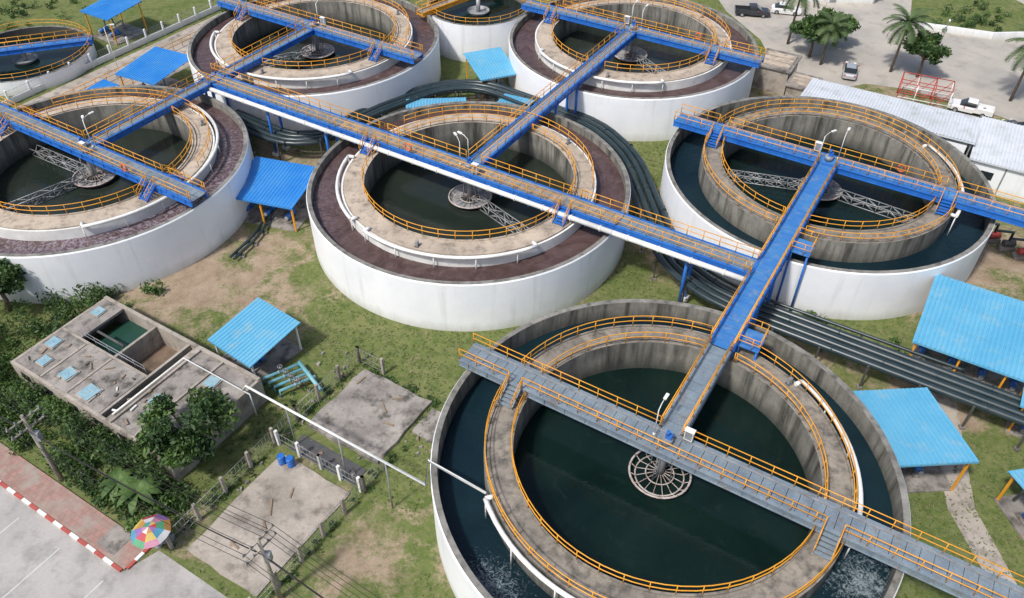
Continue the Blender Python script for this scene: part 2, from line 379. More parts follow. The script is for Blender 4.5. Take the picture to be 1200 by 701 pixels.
C=G(-38.4,55.1);F=G(-8.4,34.1);Rr=G(-8.6,75.2);T3=G(-38.4,93.1);T2=G(-73.8,72.1);L_=G(-73.8,37.6)
tank(C,'b',arcs=[(165,215),(225,300)],trusses=[(-48,9.6)],gaps=[PI/2])
tank(F,'g',arcs=[(198,262),(-32,30)],gaps=[PI/2],solid=False)
tank(Rr,'g',arcs=[(-40,20)],trusses=[(165,9.8),(-35,9.5)],gaps=[-PI/2])
tank(T3,'b',arcs=[(200,280)],trusses=[(-60,9.5)],gaps=[-PI/2])
tank(T2,'b',arcs=[(180,300)],trusses=[(210,9.5)],gaps=[-PI/2])
tank(L_,'b',arcs=[(-70,60)],trusses=[(225,9.8),(150,9.8)],gaps=[PI/2])
def AB(n,a0,b0,a1,b1,**k): return bridge(n,G(a0,b0),G(a1,b1),**k)
RG=11.35
st2=lambda h:[(h-RG,1),(h-RG,-1),(h+RG,1),(h+RG,-1)]
sk2=lambda h:[(s,h+q*RG-.55,h+q*RG+.55) for s in (-1,1) for q in (-1,1)]
AB('access_bridge',-8.4-16.2,34.1,16,34.1,w=1.9,mats=[greydeck,greydeck,greydeck],stairs=[(16.2-RG,-1),(16.2+RG,-1)],skip=[(-1,16.2-RG-.55,16.2-RG+.55),(-1,16.2+RG-.55,16.2+RG+.55),(1,15.3,17.1)])
AB('access_bridge',-8.6-16.2,75.2,14,75.2,w=1.9,stairs=[(16.2-RG,-1),(16.2-RG,1),(16.2+RG,-1)],skip=sk2(16.2)+[(-1,15.3,17.1)])
AB('access_bridge',-38.4-16.2,93.1,-38.4+17,93.1,w=1.8,mats=[pbluedeck,blue],stairs=st2(16.2),skip=sk2(16.2)+[(-1,15.3,17.1)])
AB('access_bridge',-73.8-16.5,72.1,-73.8+16.7,72.1,w=1.8,mats=[pbluedeck,blue],stairs=st2(16.5),skip=sk2(16.5)+[(-1,15.6,17.4)])
AB('access_bridge',-73.8-16.5,37.6,-73.8+16.7,37.6,w=1.8,stairs=st2(16.5),skip=sk2(16.5)+[(1,15.6,17.4)],mats=[greydeck,blue])
AB('elevated_walkway',-75,55.1,-54.7,55.1,w=2.0,mats=[greydeck,blue],cols=(1.5,10,18.5),pipe=-1)
AB('elevated_walkway',-54.66,55.1,-22,55.1,w=2.0,mats=[conc_deck,blue],pipe=-1,stairs=st2(16.26),skip=sk2(16.26)+[(1,15.3,17.3)])
AB('elevated_walkway',-21.96,55.1,-9.5,55.1,w=2.0,mats=[greydeck,blue],cols=(7,),pipe=-1)
AB('link_walkway',-8.5,74.2,-8.5,44.6,w=1.8,cols=(17.5,22,25.5),rails=(1,1),skip=[(-1,18,20.3)])
AB('link_walkway',-8.5,44.5,-8.5,35.1,w=1.6,mats=[greydeck,greydeck])
AB('link_walkway',-38.4,56.2,-38.4,92.1,w=1.5,cols=(15.5,20.5),mats=[pbluedeck,blue])
AB('link_walkway',-73.8,38.6,-73.8,71.1,w=1.5,cols=(15.4,18),mats=[greydeck,blue],skip=[(1,15.4,17.6),(-1,15.4,17.6)])
mb=MB()
for (a,b) in ((-6.7,60.0),(-6.7,46.6)):
    mb.box(GZ(a,b,BD-.05),(1.7,2.2,.08),ANG,0)
    for s in (-1,1): mb.tube([GZ(a+s*.7,b-.9,0),GZ(a+s*.7,b-.9,BD)],.1,6,1)
    mb.rail([GZ(a-.8,b-1.1,BD),GZ(a+.82,b-1.1,BD),GZ(a+.82,b+1.1,BD),GZ(a-.8,b+1.1,BD)],1.1,1.1,.038,2)
mb.obj('walkway_landing',[bluedeck,blue,orange],None,GZ(-7,50,0))
# lower-left white feed pipe onto tank F
mb=MB(); P=[(-20.8,41.1,3.3),(-20.4,40.9,4.0),(-5.6,30.7,5.9),(-5.6,32.6,5.95),(-1.6,30.0,6.0)]
mb.tube(P,.10,8,0); 
for t in (.25,.55,.8):
    x=-20.4+14.8*t;y=40.9-10.2*t; mb.tube([(x,y,0),(x,y,4+1.9*t)],.06,6,1)
mb.obj('white_feed_pipe',[white,steel],None,(-13,36,0))
def smalltank(name,c,R,zt):
    E=empty(name,(c[0],c[1],0)); O=(c[0],c[1],0); mb=MB()
    mb.lathe(c,[(R,-.2),(R,zt),(R-.4,zt),(R-.4,zt-2.2)],[0,1,2],96); mb.obj('outer_wall',[wall_white,conc_rim,conc_in],E,O)
    mb=MB(); mb.disc(c,zt-1.2,R-.3); mb.obj('tank_water',[w_in],E,O)
    mb=MB(); mb.rail(arc(c,R-.2,zt,0,2*PI,60)[:-1],1.0,1.6,.035,0,True); mb.obj('handrail',[orange],E,O)
    mb=MB(); mb.tube([(c[0],c[1],zt-1.3),(c[0],c[1],zt+.8)],.3,10,0); mb.lathe(c,[(1.6,zt-.8),(1.4,zt-1.15),(.3,zt-1.0)],[0,0],24); mb.obj('centre_drive',[steel],E,O)
    return E
BGT=(-66.5,102.5); smalltank('clarifier_tank',BGT,8.8,1.8); mt=(-5,111.3); smalltank('balancing_tank',mt,7.3,W-.3)
bridge('access_bridge',(BGT[0]-8.5,BGT[1]-3),(BGT[0]+8.5,BGT[1]+3),z=2.6,w=1.5)
bridge('access_bridge',(mt[0]-7.8,mt[1]-4.5),(mt[0]+5,mt[1]+8.5),z=W+.4,w=1.2,mats=[conc_deck,orange])
# ------------------------------------------------------------------ pipe racks
def smooth(path):
    P=[Vector((x,y,0)) for x,y in path]
    for _ in range(2):
        Q=[P[0]]
        for i in range(len(P)-1): Q+= [P[i].lerp(P[i+1],.2),P[i].lerp(P[i+1],.8)]
        Q.append(P[-1]); P=Q
    return P
def rack(name,path,offs,zs,r,spr=4.0,mat=pipe_dark):
    P=smooth(path); nrm=[]
    for i in range(len(P)):
        a=P[max(0,i-1)];b=P[min(len(P)-1,i+1)];d=(b-a).normalized();nrm.append(Vector((-d.y,d.x,0)))
    mb=MB()
    for o,z in zip(offs,zs): mb.tube([p+n*o+Vector((0,0,z)) for p,n in zip(P,nrm)],r,10,0)
    acc=0;nx=1.0;ct=0
    for i in range(len(P)-1):
        l=(P[i+1]-P[i]).length; dd=(P[i+1]-P[i]).normalized()
        while nx<=acc+l:
            p=P[i].lerp(P[i+1],(nx-acc)/l);n=nrm[i];o0=min(offs)-r-.15;o1=max(offs)+r+.15;zb=min(zs)-r-.08
            mb.beam(p+n*o0+Vector((0,0,zb)),p+n*o1+Vector((0,0,zb)),.15,.15,1)
            for oo in (o0+.1,o1-.1):
                mb.beam(p+n*oo,p+n*oo+Vector((0,0,zb+(.45 if len(offs)>2 else 0))),.14,.14,1); mb.box((p+n*oo+Vector((0,0,.1))),(.4,.4,.25),0,2)
            ct+=1
            for o,z in zip(offs,zs):
                if (ct+int(o*3))%3==0:
                    q=p+n*o+Vector((0,0,z))+dd*.9; mb.tube([q-dd*.05,q+dd*.05],r*1.28,10,0)
            nx+=spr
        acc+=l
    return mb.obj(name,[mat,darksteel,conc_old],None,(P[len(P)//2].x,P[len(P)//2].y,0))
path=[(-33.5,84.5),(-26,79.3),(-21.3,79.8),(-16.8,86),(-9.5,91.8),(-4,92.4),(2.5,87.8),(9.5,82.8),(12.9,76),(14.0,66),(14.9,58),(18.5,52.9),(28,47),(50,33.5)]
rack('pipe_rack',path,[-1.15,-.4,.4,1.15],[2.6,2.6,2.6,2.6],.31)
rack('pipe_rack',[(17.2,58.2),(21,54.2),(30,48.8),(37,44.6)],[0],[2.2],.16,5)
rack('pipe_rack',[(-21.5,77.6),(-16.2,83.4),(-9,89.4),(-4,90),(1.6,85.6)],[0],[3.5],.22,6)
rack('pipe_rack',[(-27.2,60.5),(-25.5,64.5),(-25,70)],[0,.5],[.5,.5],.14,2)
# ------------------------------------------------------------------ sheds
def shed(name,cx,cy,sx,sy,rot,z,tilt=.10,mat=roof_lb,post=None,pump=True):
    """corrugated mono-pitch roof on posts; ribs run along the slope (local y)"""
    E=empty(name,(cx,cy,0)); O=(cx,cy,0); cr,sr=math.cos(rot),math.sin(rot)
    def T(x,y,zz): return (cx+x*cr-y*sr,cy+x*sr+y*cr,zz)
    mb=MB(); k=int(sx/.36); prof=[]
    for i in range(k):
        x0=-sx/2+sx*i/k; w=sx/k; prof+=[(x0,0),(x0+w*.55,0),(x0+w*.68,.06),(x0+w*.87,.06)]
    prof.append((sx/2,0)); n=len(prof)
    def zy(y): return z+tilt*y
    rows=max(1,round(sy/3.4)); 
    for r in range(rows):
        vs=[]; y0=-sy/2+sy*r/rows-(.12 if r else 0); y1=-sy/2+sy*(r+1)/rows; lift=(.015*r if tilt>0 else .015*(rows-r))
        for y in (y0,y1):
            for x,h in prof: vs.append(T(x,y,zy(y)+h+lift))
        mb.add(vs,[(i,i+1,n+i+1,n+i) for i in range(n-1)],0)
    vs=[T(x,y,zy(y)-.03) for x,y in ((-sx/2,-sy/2),(sx/2,-sy/2),(sx/2,sy/2),(-sx/2,sy/2))]; mb.add(vs,[(0,1,2,3)],0)
    for y in (-sy/2,sy/2): mb.beam(T(-sx/2,y,zy(y)-.08),T(sx/2,y,zy(y)-.08),.05,.18,0)
    for y in (-sy/2+sy*q/4 for q in range(0,5)): mb.beam(T(-sx/2+.1,y*.96,zy(y*.96)-.14),T(sx/2-.1,y*.96,zy(y*.96)-.14),.08,.14,1)
    mb.obj('roof',[mat,darksteel],E,O)
    mb=MB(); nx=max(2,int(sx/3.5)+1)
    for i in range(nx):
        for y in (-sy/2+.35,sy/2-.35):
            x=-sx/2+.35+(sx-.7)*i/(nx-1); mb.box(T(x,y,(zy(y)-.15)/2),(.15,.15,zy(y)-.15),rot,0)
    for y in (-sy/2+.35,sy/2-.35): mb.beam(T(-sx/2+.35,y,zy(y)-.25),T(sx/2-.35,y,zy(y)-.25),.1,.16,0)
    mb.obj('posts',[post or orange],E,O)
    mb=MB(); mb.box((cx,cy,.06),(sx*.92,sy*.92,.16),rot,0); mb.obj('floor_slab',[conc_old],E,O)
    if pump:
        mb=MB(); 
        for i in range(max(1,int(sx/2.6))):
            x=-sx/2+1.2+2.4*i; y0=-sy*.18
            mb.box(T(x,y0,.25),(.9,1.9,.22),rot,2)
            mb.tube([T(x,y0-.8,.75),T(x,y0-.1,.75)],.28,12,0); mb.tube([T(x,y0-.1,.75),T(x,y0+.15,.75)],.14,8,1); mb.tube([T(x,y0+.15,.75),T(x,y0+.55,.75)],.36,12,0)
            mb.tube([T(x,y0+.35,.75),T(x,y0+.35,1.9),T(x,y0+1.6,2.0),T(x,y0+1.8,.6)],.13,8,1)
            mb.tube([T(x,y0-1.0,.75),T(x,y0-.8,.75)],.2,10,1)
        mb.obj('pump_set',[blue,steel,conc_old],E,O)
    return E
shed('pump_shed',-24.8,69.4,7.8,6.8,R_(-16),3.5,.08,roof_b)
shed('pump_shed',-2.9,96.2,5.2,6.6,R_(22),3.7,.10)
shed('pump_shed',-9.2,86.6,7.2,1.9,R_(4),3.3,.05,pump=False)
shed('pump_shed',0.3,87.2,4.0,2.2,R_(-25),3.2,.05,pump=False)
shed('pump_shed',-21.7,48.0,5.4,5.6,R_(-36),2.9,.12,post=white)
x,y=G(9.6,61.4); shed('pump_shed',x,y,11,8.8,ANG,4.0,.10)
shed('pump_shed',29.8,37.8,6.0,7.6,R_(4),3.6,-.10)
shed('pump_shed',37.4,32.4,3.6,3.8,R_(10),3.4,-.10)
shed('pump_shed',41.4,40.6,3.6,3.6,ANG,3.4,.05)
shed('pump_shed',-45.5,95.0,6.6,7.2,ANG+R_(6),3.8,.08,roof_b)
shed('pump_shed',-50.6,90.0,3.0,3.0,ANG,3.2,.08,roof_b,pump=False)
shed('pump_shed',-57.5,112.5,6,6,ANG,4.2,.1,roof_b)
def store(name,cx,cy,sx,sy,rot,z,tilt,mat):
    E=shed(name,cx,cy,sx,sy,rot,z,tilt,mat,post=steel,pump=False)
    mb=MB(); h=z-sy/2*abs(tilt)-.2; mb.box((cx,cy,h/2),(sx*.93,sy*.93,h),rot,0)
    cr,sr=math.cos(rot),math.sin(rot)
    for i in range(int(sx/4)):
        x=-sx/2+2.2+4*i; y=-sy*.465-.03; mb.box((cx+x*cr-y*sr,cy+x*sr+y*cr,h*.58),(1.3,.06,.9),rot,1)
        if i==1: mb.box((cx+(x+2)*cr-y*sr,cy+(x+2)*sr+y*cr,1.05),(1.0,.06,2.1),rot,2)
    mb.obj('walls',[wall_white,glass,steel],E,(cx,cy,0))
store('store_building',43.9,84.3,19.5,7.2,R_(-30),4.1,-.06,roof_w)
store('store_building',55.0,76.6,7.6,9.4,R_(-30),3.9,.05,roof_w)
store('store_building',61.5,69.0,8,8,R_(-30),3.6,.05,roof_w)
store('store_building',50,128.5,15,6,R_(-4),3.4,.06,roof_w)
def blockhouse(name,cx,cy,sx,sy,rot,h):
    E=empty(name,(cx,cy,0)); O=(cx,cy,0); mb=MB(); mb.box((cx,cy,h/2),(sx,sy,h),rot,0); mb.obj('walls',[conc_yard],E,O)
    mb=MB(); mb.box((cx,cy,h+.1),(sx+.5,sy+.5,.2),rot,0); 
    cr,sr=math.cos(rot),math.sin(rot)
    for i in (-1,0,1): mb.box((cx+i*sx*.28*cr,cy+i*sx*.28*sr,h+.26),(sx*.2,sy*.9,.12),rot,1)
    mb.obj('roof',[conc_old,conc_ring],E,O)
    mb=MB(); y=-sy/2-.02
    for i in (-1,1): mb.box((cx+i*sx*.25*cr-y*sr,cy+i*sx*.25*sr+y*cr,h*.6),(sx*.22,.06,.8),rot,0)
    mb.obj('windows',[glass],E,O)
blockhouse('control_building',34.6,98.3,5.0,4.2,R_(60),3.2)
blockhouse('control_building',36.8,93.6,3.6,3.2,R_(60),2.6)
mb=MB(); fx,fy=52.3,93.2; rt=R_(-25); cr,sr=math.cos(rt),math.sin(rt)
def TT(x,y,z): return (fx+x*cr-y*sr,fy+x*sr+y*cr,z)
for i in range(4):
    for j in (-1,1):
        x=-3+2*i; mb.tube([TT(x,j*1.6,0),TT(x,j*1.6,3)],.06,5,i%2)
    mb.tube([TT(-3+2*i,-1.6,3),TT(-3+2*i,1.6,3)],.06,5,0)
for z in (.2,1.1,2.0,3.0):
    for j in (-1,1): mb.tube([TT(-3,j*1.6,z),TT(3,j*1.6,z)],.055,5,0 if z!=1.1 else 1)
for i in range(3):
    for j in (-1,1): mb.tube([TT(-3+2*i,j*1.6,.2),TT(-1+2*i,j*1.6,3)],.045,4,0)
mb.obj('red_steel_frame',[redp,white],None,(fx,fy,0))
mb=MB()
for i in range(5):
    x,y=48.2+i*.9,64.5-i*1.3
    mb.tube([(x,y,.9),(x+1.1,y-.1,.9)],.33,10,i%2); mb.tube([(x+.5,y,.9),(x+.5,y,2.2),(x-1.2,y,2.4)],.14,8,2); mb.box((x+.5,y,.3),(1.5,.8,.4),0,3)
mb.obj('blower_set',[redp,darksteel,pipe_dark,conc_old],None,(50,62,0))
# ------------------------------------------------------------------ bottom-left concrete building
def pumphouse():
    a0,a1,b0,b1=-58,-39.3,17,26.3; h=2.6; cx,cy=G((a0+a1)/2,(b0+b1)/2); E=empty('concrete_pump_house',(cx,cy,0)); O=(cx,cy,0)
    def gb(mb,A0,A1,B0,B1,z0,z1,m=0): mb.box(GZ((A0+A1)/2,(B0+B1)/2,(z0+z1)/2),(A1-A0,B1-B0,z1-z0),ANG,m)
    mb=MB()
    gb(mb,a0,a1,b0,b0+.25,0,h);gb(mb,a0,a1,b1-.25,b1,0,h);gb(mb,a0,a0+.25,b0+.25,b1-.25,0,h);gb(mb,a1-.25,a1,b0+.25,b1-.25,0,h)
    for a in (-51.3,-47.2,-46.0): gb(mb,a-.12,a+.12,b0+.25,b1-.25,0,h-.01 if a>-47 else h-.04)
    gb(mb,a0+.25,-47.32,21.6,21.85,0,h-.02)
    mb.obj('walls',[conc_yard],E,O)
    mb=MB()
    gb(mb,a0+.25,-47.32,b0+.25,21.6,h-.22,h+.02,0)
    gb(mb,-57.75,-55.4,21.85,b1-.25,h-.2,h+.04,0)
    gb(mb,-45.88,a1-.25,b0+.25,b1-.25,h-.3,h-.03,0)
    for a in (-54.4,-51.2): gb(mb,a-.09,a+.09,b0+.3,21.5,h+.02,h+.10,1)
    for a in (-43.2,): gb(mb,a-.09,a+.09,b0+.3,b1-.3,h-.03,h+.12,1)
    gb(mb,-46.3,-45.7,b0+.1,b1-.1,h,h+.16,1); gb(mb,a0+.05,a1-.05,b1-.3,b1+.02,h,h+.14,1)
    mb.obj('roof_slab',[conc_old,conc_yard],E,O)
    mb=MB(); gb(mb,-55.4,-51.42,21.85,b1-.25,1.0,1.3,0); mb.obj('tank_water',[w_green],E,O)
    mb=MB(); gb(mb,-51.18,-47.32,21.85,b1-.25,.2,.5,0); mb.obj('pit_floor',[brownpit],E,O)
    mb=MB()
    for (a,b,s) in ((-56.8,20.2,1.0),(-55.6,18.5,.9),(-52.7,18.6,1.1),(-49.6,18.2,1.3),(-44.4,20.4,1.1),(-43.9,19.0,.8),(-42.3,24.0,1.0),(-41.9,18.2,1.1),(-40.8,17.9,.7),(-56.8,24.6,.9)):
        z=h+.05 if a<-47 else h+.0
        mb.box(GZ(a,b,z+.03),(s*1.15,s*1.15,.1),ANG+random.uniform(-.1,.1),1); mb.box(GZ(a,b,z+.12),(s,s,.07),ANG+random.uniform(-.12,.12),0)
        mb.tube([GZ(a-.1,b,z+.2),GZ(a+.1,b,z+.2)],.02,4,1)
    mb.obj('hatch_covers',[hatchm,conc_yard],E,O)
    mb=MB()
    mb.rail([GZ(-55.2,21.95,h),GZ(-47.5,21.95,h)],.9,1.6,.03,0); 
    mb.tube([GZ(-46,b0+.6,h+.35),GZ(-46,24.5,h+.35),GZ(-38.6,24.5,h+.35),GZ(-38.6,24.5,.4)],.07,6,1)
    mb.tube([GZ(-54.8,23,h+.1),GZ(-51.5,23,h+.1)],.12,6,2)
    for k in range(34): 
        a,b=random.uniform(-57,-40),random.uniform(17.6,21); mb.box(GZ(a,b,h+.08),(random.uniform(.1,.8),random.uniform(.06,.25),.1),random.uniform(0,3),random.choice([1,2,3,3]))
    mb.obj('roof_fittings',[steel,white,darksteel,timber],E,O)
    mb=MB(); 
    for i in range(6): gb(mb,-57+i*3,-55.9+i*3,b0-.04,b0,1.2,2.0,0)
    mb.obj('windows',[glass],E,O)
pumphouse()
mb=MB()
for i in range(4):
    p=Vector((-20.6+i*.55,44.6-i*.45,.7)); q=p+Vector((2.6,1.7,0)); mb.tube([p+Vector((0,0,-.6)),p,q,q+Vector((0,0,-.6))],.13,8,0)
    mb.tube([p.lerp(q,.5)+Vector((0,0,.0)),p.lerp(q,.5)+Vector((0,0,.6))],.05,6,1); c=p.lerp(q,.5); mb.tube(arc((c.x,c.y),.2,c.z+.6,0,2*PI,12)[:-1],.03,4,1,True)
    mb.tube([p.lerp(q,.42),p.lerp(q,.46)],.2,8,1);mb.tube([p.lerp(q,.54),p.lerp(q,.58)],.2,8,1)
mb.tube([(-18,46.5,.7),(-15.6,43.4,.7)],.18,8,2)
mb.obj('valve_manifold',[teal,steel,teal],None,(-19,44.5,0))
mb=MB(); mb.rail([(-24.3,42.6,.1),(-22.0,41.2,.1),(-21.0,43.0,.1)],1.1,1.2,.05,0); mb.obj('yellow_guard_rail',[orange],None,(-22,41.2,0))
def slab(name,a0,a1,b0,b1,z,m):
    mb=MB(); n=6; P=[]
    for k in range(n): P.append((a0+(a1-a0)*k/n,b0+random.uniform(-.12,.12)))
    for k in range(n): P.append((a1+random.uniform(-.12,.12),b0+(b1-b0)*k/n))
    for k in range(n): P.append((a1+(a0-a1)*k/n,b1+random.uniform(-.12,.12)))
    for k in range(n): P.append((a0+random.uniform(-.12,.12),b1+(b0-b1)*k/n))
    K=len(P); vs=[GZ(a,b,-.1) for a,b in P]+[GZ(a,b,z) for a,b in P]
    mb.add(vs,[tuple(range(K,2*K))]+[(i,(i+1)%K,K+(i+1)%K,K+i) for i in range(K)],0)
    return mb.obj(name,[m],None,GZ((a0+a1)/2,(b0+b1)/2,0))
slab('concrete_slab',-34.6,-27.6,26.0,33.0,.35,conc_old)
slab('concrete_yard',-34.4,-27.7,13.4,22.9,.12,conc_yard)
mb=MB(); mb.box(GZ(-31.2,24.4,.02),(6.4,1.6,.08),ANG,0); mb.obj('drain_channel',[darksteel],None,GZ(-31,24,0))
slab('rubble_slab',-27.2,-24.9,29.8,32.6,.2,conc_old)
mb=MB()
for k in range(60):
    a,b=random.choice([(random.uniform(-34,-28),random.uniform(24.2,26.2)),(random.uniform(-27.6,-24.5),random.uniform(28,33)),(random.uniform(-36,-34.8),random.uniform(14,33)),(random.uniform(-39,-35.5),random.uniform(26,34))])
    s=random.uniform(.1,.4); mb.box(GZ(a,b,s*.25),(s,s*random.uniform(.4,1),s*.6),random.uniform(0,3),random.choice([0,0,1]),.8)
for k in range(9):
    a,b=random.uniform(-34,-28.4),random.uniform(14.5,22.5) if k<5 else random.uniform(27,32.5); mb.box(GZ(a,b,.42 if k>=5 else .17),(random.uniform(.8,2.2),.14,.07),random.uniform(0,3),1)
mb.obj('rubble_and_planks',[conc_old,timber],None,GZ(-31,25,0))
def fence(name,pts,h=1.8,sp=2.4,post=conc_yard):
    mb=MB()
    for i in range(len(pts)-1):
        A=Vector((*pts[i],0));B=Vector((*pts[i+1],0));L=(B-A).length;n=max(1,round(L/sp))
        for k in range(n+1):
            p=A.lerp(B,k/n); mb.box((p.x,p.y,h/2+.05),(.22,.22,h+.1),ANG,0)
        for z in (.3,h*.5,h-.1): mb.tube([A+Vector((0,0,z)),B+Vector((0,0,z))],.022,4,1)
        m=int(L/.35)
        for k in range(m): 
            p=A.lerp(B,(k+.5)/m); mb.tube([p+Vector((0,0,.1)),p+Vector((0,0,h-.1))],.012,3,1)
    return mb.obj(name,[post,steel],None,(*pts[0],0))
fence('yard_fence',[G(-35.4,13.0),G(-35.7,26),G(-35.6,33.6),G(-33,33.6)])
fence('yard_fence',[G(-27.1,12.6),G(-26.9,23.6),G(-27,26)])
fence('yard_fence',[G(-35.3,23.5),G(-31,23.5),G(-27.2,23.5)],1.6,2.4,white)
fence('boundary_fence',[G(-101.8,36),G(-101.8,82)],1.9,3,wall_white)
mb=MB(); mb.box(GZ(-101.8,59,.45),(.15,46,.8),ANG,0); mb.obj('boundary_wall',[wall_white],None,GZ(-101.8,59,0))
mb=MB(); mb.rail([GZ(-96.5,30,.1),GZ(-96.5,84,.1)],1.1,1.6,.05,0); mb.rail([GZ(-92.5,55,.1),GZ(-92.5,84,.1)],1.1,1.6,.05,0); mb.obj('driveway_railing',[orange],None,GZ(-95,55,0))
def barrel(name,x,y,z0,m):
    mb=MB(); mb.lathe((x,y),[(.02,z0),(.29,z0),(.29,z0+.28),(.31,z0+.3),(.29,z0+.32),(.29,z0+.6),(.31,z0+.62),(.29,z0+.64),(.29,z0+.88),(.26,z0+.9),(.26,z0+.87),(.02,z0+.87)],[0]*11,20); mb.obj(name,[m],None,(x,y,z0))
x,y=G(-33.8,22.3); barrel('blue_barrel',x,y,.12,blue); barrel('blue_barrel',x+.7,y-.2,.12,blue)
# ------------------------------------------------------------------ road, kerb, sidewalk
def sheet(name,pts,z,m):
    mb=MB(); mb.add([(x,y,z) for x,y in pts],[tuple(range(len(pts)))],0); 
    return mb.obj(name,[m],None,(pts[0][0],pts[0][1],0))
sheet('car_park',[G(-90,-25),G(-24,-25),G(-27,12.4),G(-36.0,12.4),G(-36.8,10.05),G(-90,10.05)],.012,lotm)
mb=MB(); mb.box(GZ(-63.4,11.2,.06),(53.2,2.1,.14),ANG,0); mb.obj('sidewalk',[paverm],None,GZ(-63,11.2,0))
mb=MB(); a=-90
while a<-36.9:
    mb.box(GZ(a+.45,10.0,.08),(.88,.24,.18),ANG,int((a+90)/.9+.5)%2); a+=.9
b=10.3
while b<12.4: mb.box(GZ(-36.7,b+.35,.08),(.24,.68,.18),ANG,int(b/.7)%2); b+=.7
mb.obj('kerb',[plain('kerb_red',(.45,.09,.07)),white],None,GZ(-63,10,0))
mb=MB()
for i in range(12):
    a=-88+i*4.6; mb.box(GZ(a,6.4,.018),(.12,5.0,.004),ANG,0)
mb.box(GZ(-64,3.8,.018),(50,.12,.004),ANG,0)
mb.obj('parking_lines',[plain('road_marking_white',(.55,.55,.53),.7)],None,GZ(-63,6,0))
mb=MB(); mb.box(GZ(-39.2,11.3,.14),(1.8,1.7,.04),ANG,0); mb.obj('drain_cover',[conc_old],None,GZ(-39.2,11.3,0))
sheet('service_road',[(36,99),(40,96),(47,98.5),(52,97),(60,91),(67,84),(120,70),(120,160),(30,160),(33,122),(36,112)],.012,road_m)
sheet('driveway',[G(-100.8,25),G(-91,25),G(-91,60),G(-90,110),G(-100.8,110)],.012,conc_yard)
sheet('service_path',[(36,50),(38.5,48.5),(36.5,43),(33.8,33),(34.5,20),(33,20),(31.8,33),(34,43)],.012,conc_yard)
sheet('grass_verge',[(60,118),(66,115),(72,114),(84,116),(80,128),(64,128)],.016,gm)
mb=MB(); 
for (p,q) in (((58,117),(70,112.6)),((70,112.6),(86,113.5))): mb.beam((p[0],p[1],.5),(q[0],q[1],.5),.2,1.0,0)
mb.obj('roadside_wall',[wall_white],None,(70,113,0))
# ------------------------------------------------------------------ umbrella, poles, lamps
def umbrella(name,x,y):
    E=empty(name,(x,y,0)); O=(x,y,0); cols=[(.45,.05,.07),(.55,.42,.10),(.08,.28,.42),(.08,.30,.15),(.50,.22,.32),(.6,.6,.6),(.50,.24,.06),(.25,.14,.38)]
    ms=[plain('umbrella_panel_%d'%i,c) for i,c in enumerate(cols)]; mb=MB(); r=1.35
    for k in range(8):
        for j in range(3):
            rs=[0.02,.5,1.0,r]; zs=[2.45,2.33,2.12,1.88]
            a0,a1=k*PI/4,(k+1)*PI/4; q=lambda rr,a,z:(x+rr*math.cos(a),y+rr*math.sin(a),z)
            mb.add([q(rs[j],a0,zs[j]),q(rs[j+1],a0,zs[j+1]),q(rs[j+1]*.96,(a0+a1)/2,zs[j+1]-.03),q(rs[j+1],a1,zs[j+1]),q(rs[j],a1,zs[j])],[(0,1,2,3,4)],(k+j*3)%8)
    mb.obj('canopy',ms,E,O); mb=MB(); mb.tube([(x,y,0),(x,y,2.5)],.025,6,0); mb.tube([(x,y,0),(x,y,.12)],.25,10,0)
    mb.box((x+.6,y+.3,.4),(.9,.6,.06),.3,0); 
    for i in (-1,1):
        for j in (-1,1): mb.tube([(x+.6+i*.35,y+.3+j*.22,0),(x+.6+i*.35,y+.3+j*.22,.4)],.02,4,0)
    mb.obj('pole_and_table',[steel],E,O)
umbrella('parasol',-24.5,29.6)
def GZ2(x,y,k,z): return (x-sa*k,y+ca*k,z)
def upole(name,x,y,h=7.5):
    mb=MB(); mb.tube([(x,y,0),(x,y,h)],.19,8,0,r2=.12)
    for z in (h-.4,h-1.3):
        mb.beam(GZ2(x,y,-1.3,z),GZ2(x,y,1.3,z),.1,.1,0)
        for k in (-1.2,-.6,.6,1.2): p=GZ2(x,y,k,z); mb.tube([p,(p[0],p[1],p[2]+.25)],.06,6,1)
    mb.box((x+.25,y,h-2.2),(.4,.4,.8),0,1)
    mb.obj(name,[conc_yard,steel],None,(x,y,0))
pl=[(-46.5,42.2),(-33.5,35.0),(-15.2,25.8),(2,15)]
for p in pl[:3]: upole('utility_pole',*p)
mb=MB()
for i in range(3):
    for k,z in ((-1.2,7.35),(-.6,7.35),(.6,7.35),(1.2,7.35),(-1.2,6.45),(0.6,6.45),(1.2,6.45),(0,5.4),(.1,5.2)):
        A=Vector(GZ2(*pl[i],k,z));B=Vector(GZ2(*pl[i+1],k,z)); P=[]
        for j in range(13):
            t=j/12; p=A.lerp(B,t); p.z-=.6*4*t*(1-t); P.append(p)
        mb.tube(P,.02 if z>6 else .035,3,0)
mb.obj('overhead_wires',[rubber],None,(0,0,0))
def lamp(name,x,y,z,h=3.2,ang=0):
    mb=MB(); d=(math.cos(ang),math.sin(ang)); mb.tube([(x,y,z),(x,y,z+h),(x+d[0]*.5,y+d[1]*.5,z+h+.25),(x+d[0]*.9,y+d[1]*.9,z+h+.3)],.04,6,0)
    mb.box((x+d[0]*1.1,y+d[1]*1.1,z+h+.3),(.55,.22,.1),ang,0); mb.tube([(x,y,z),(x,y,z+.2)],.1,8,0); mb.obj(name,[white],None,(x,y,z))
for (c,a,g) in ((C,95,2.4),(C,150,2),(Rr,170,.5),(Rr,10,1),(T2,60,1),(T3,100,1),(L_,60,1),(L_,0,2),(F,140,1),(T3,-20,1)):
    lamp('bridge_lamp',c[0]+math.cos(R_(a)),c[1]+math.sin(R_(a)),BD,2.6,g)
for (x,y) in ((58,104),(70,101),(47,119),(-53,100),(-40,112)): lamp('street_lamp',x,y,0,6.5,random.uniform(0,6))
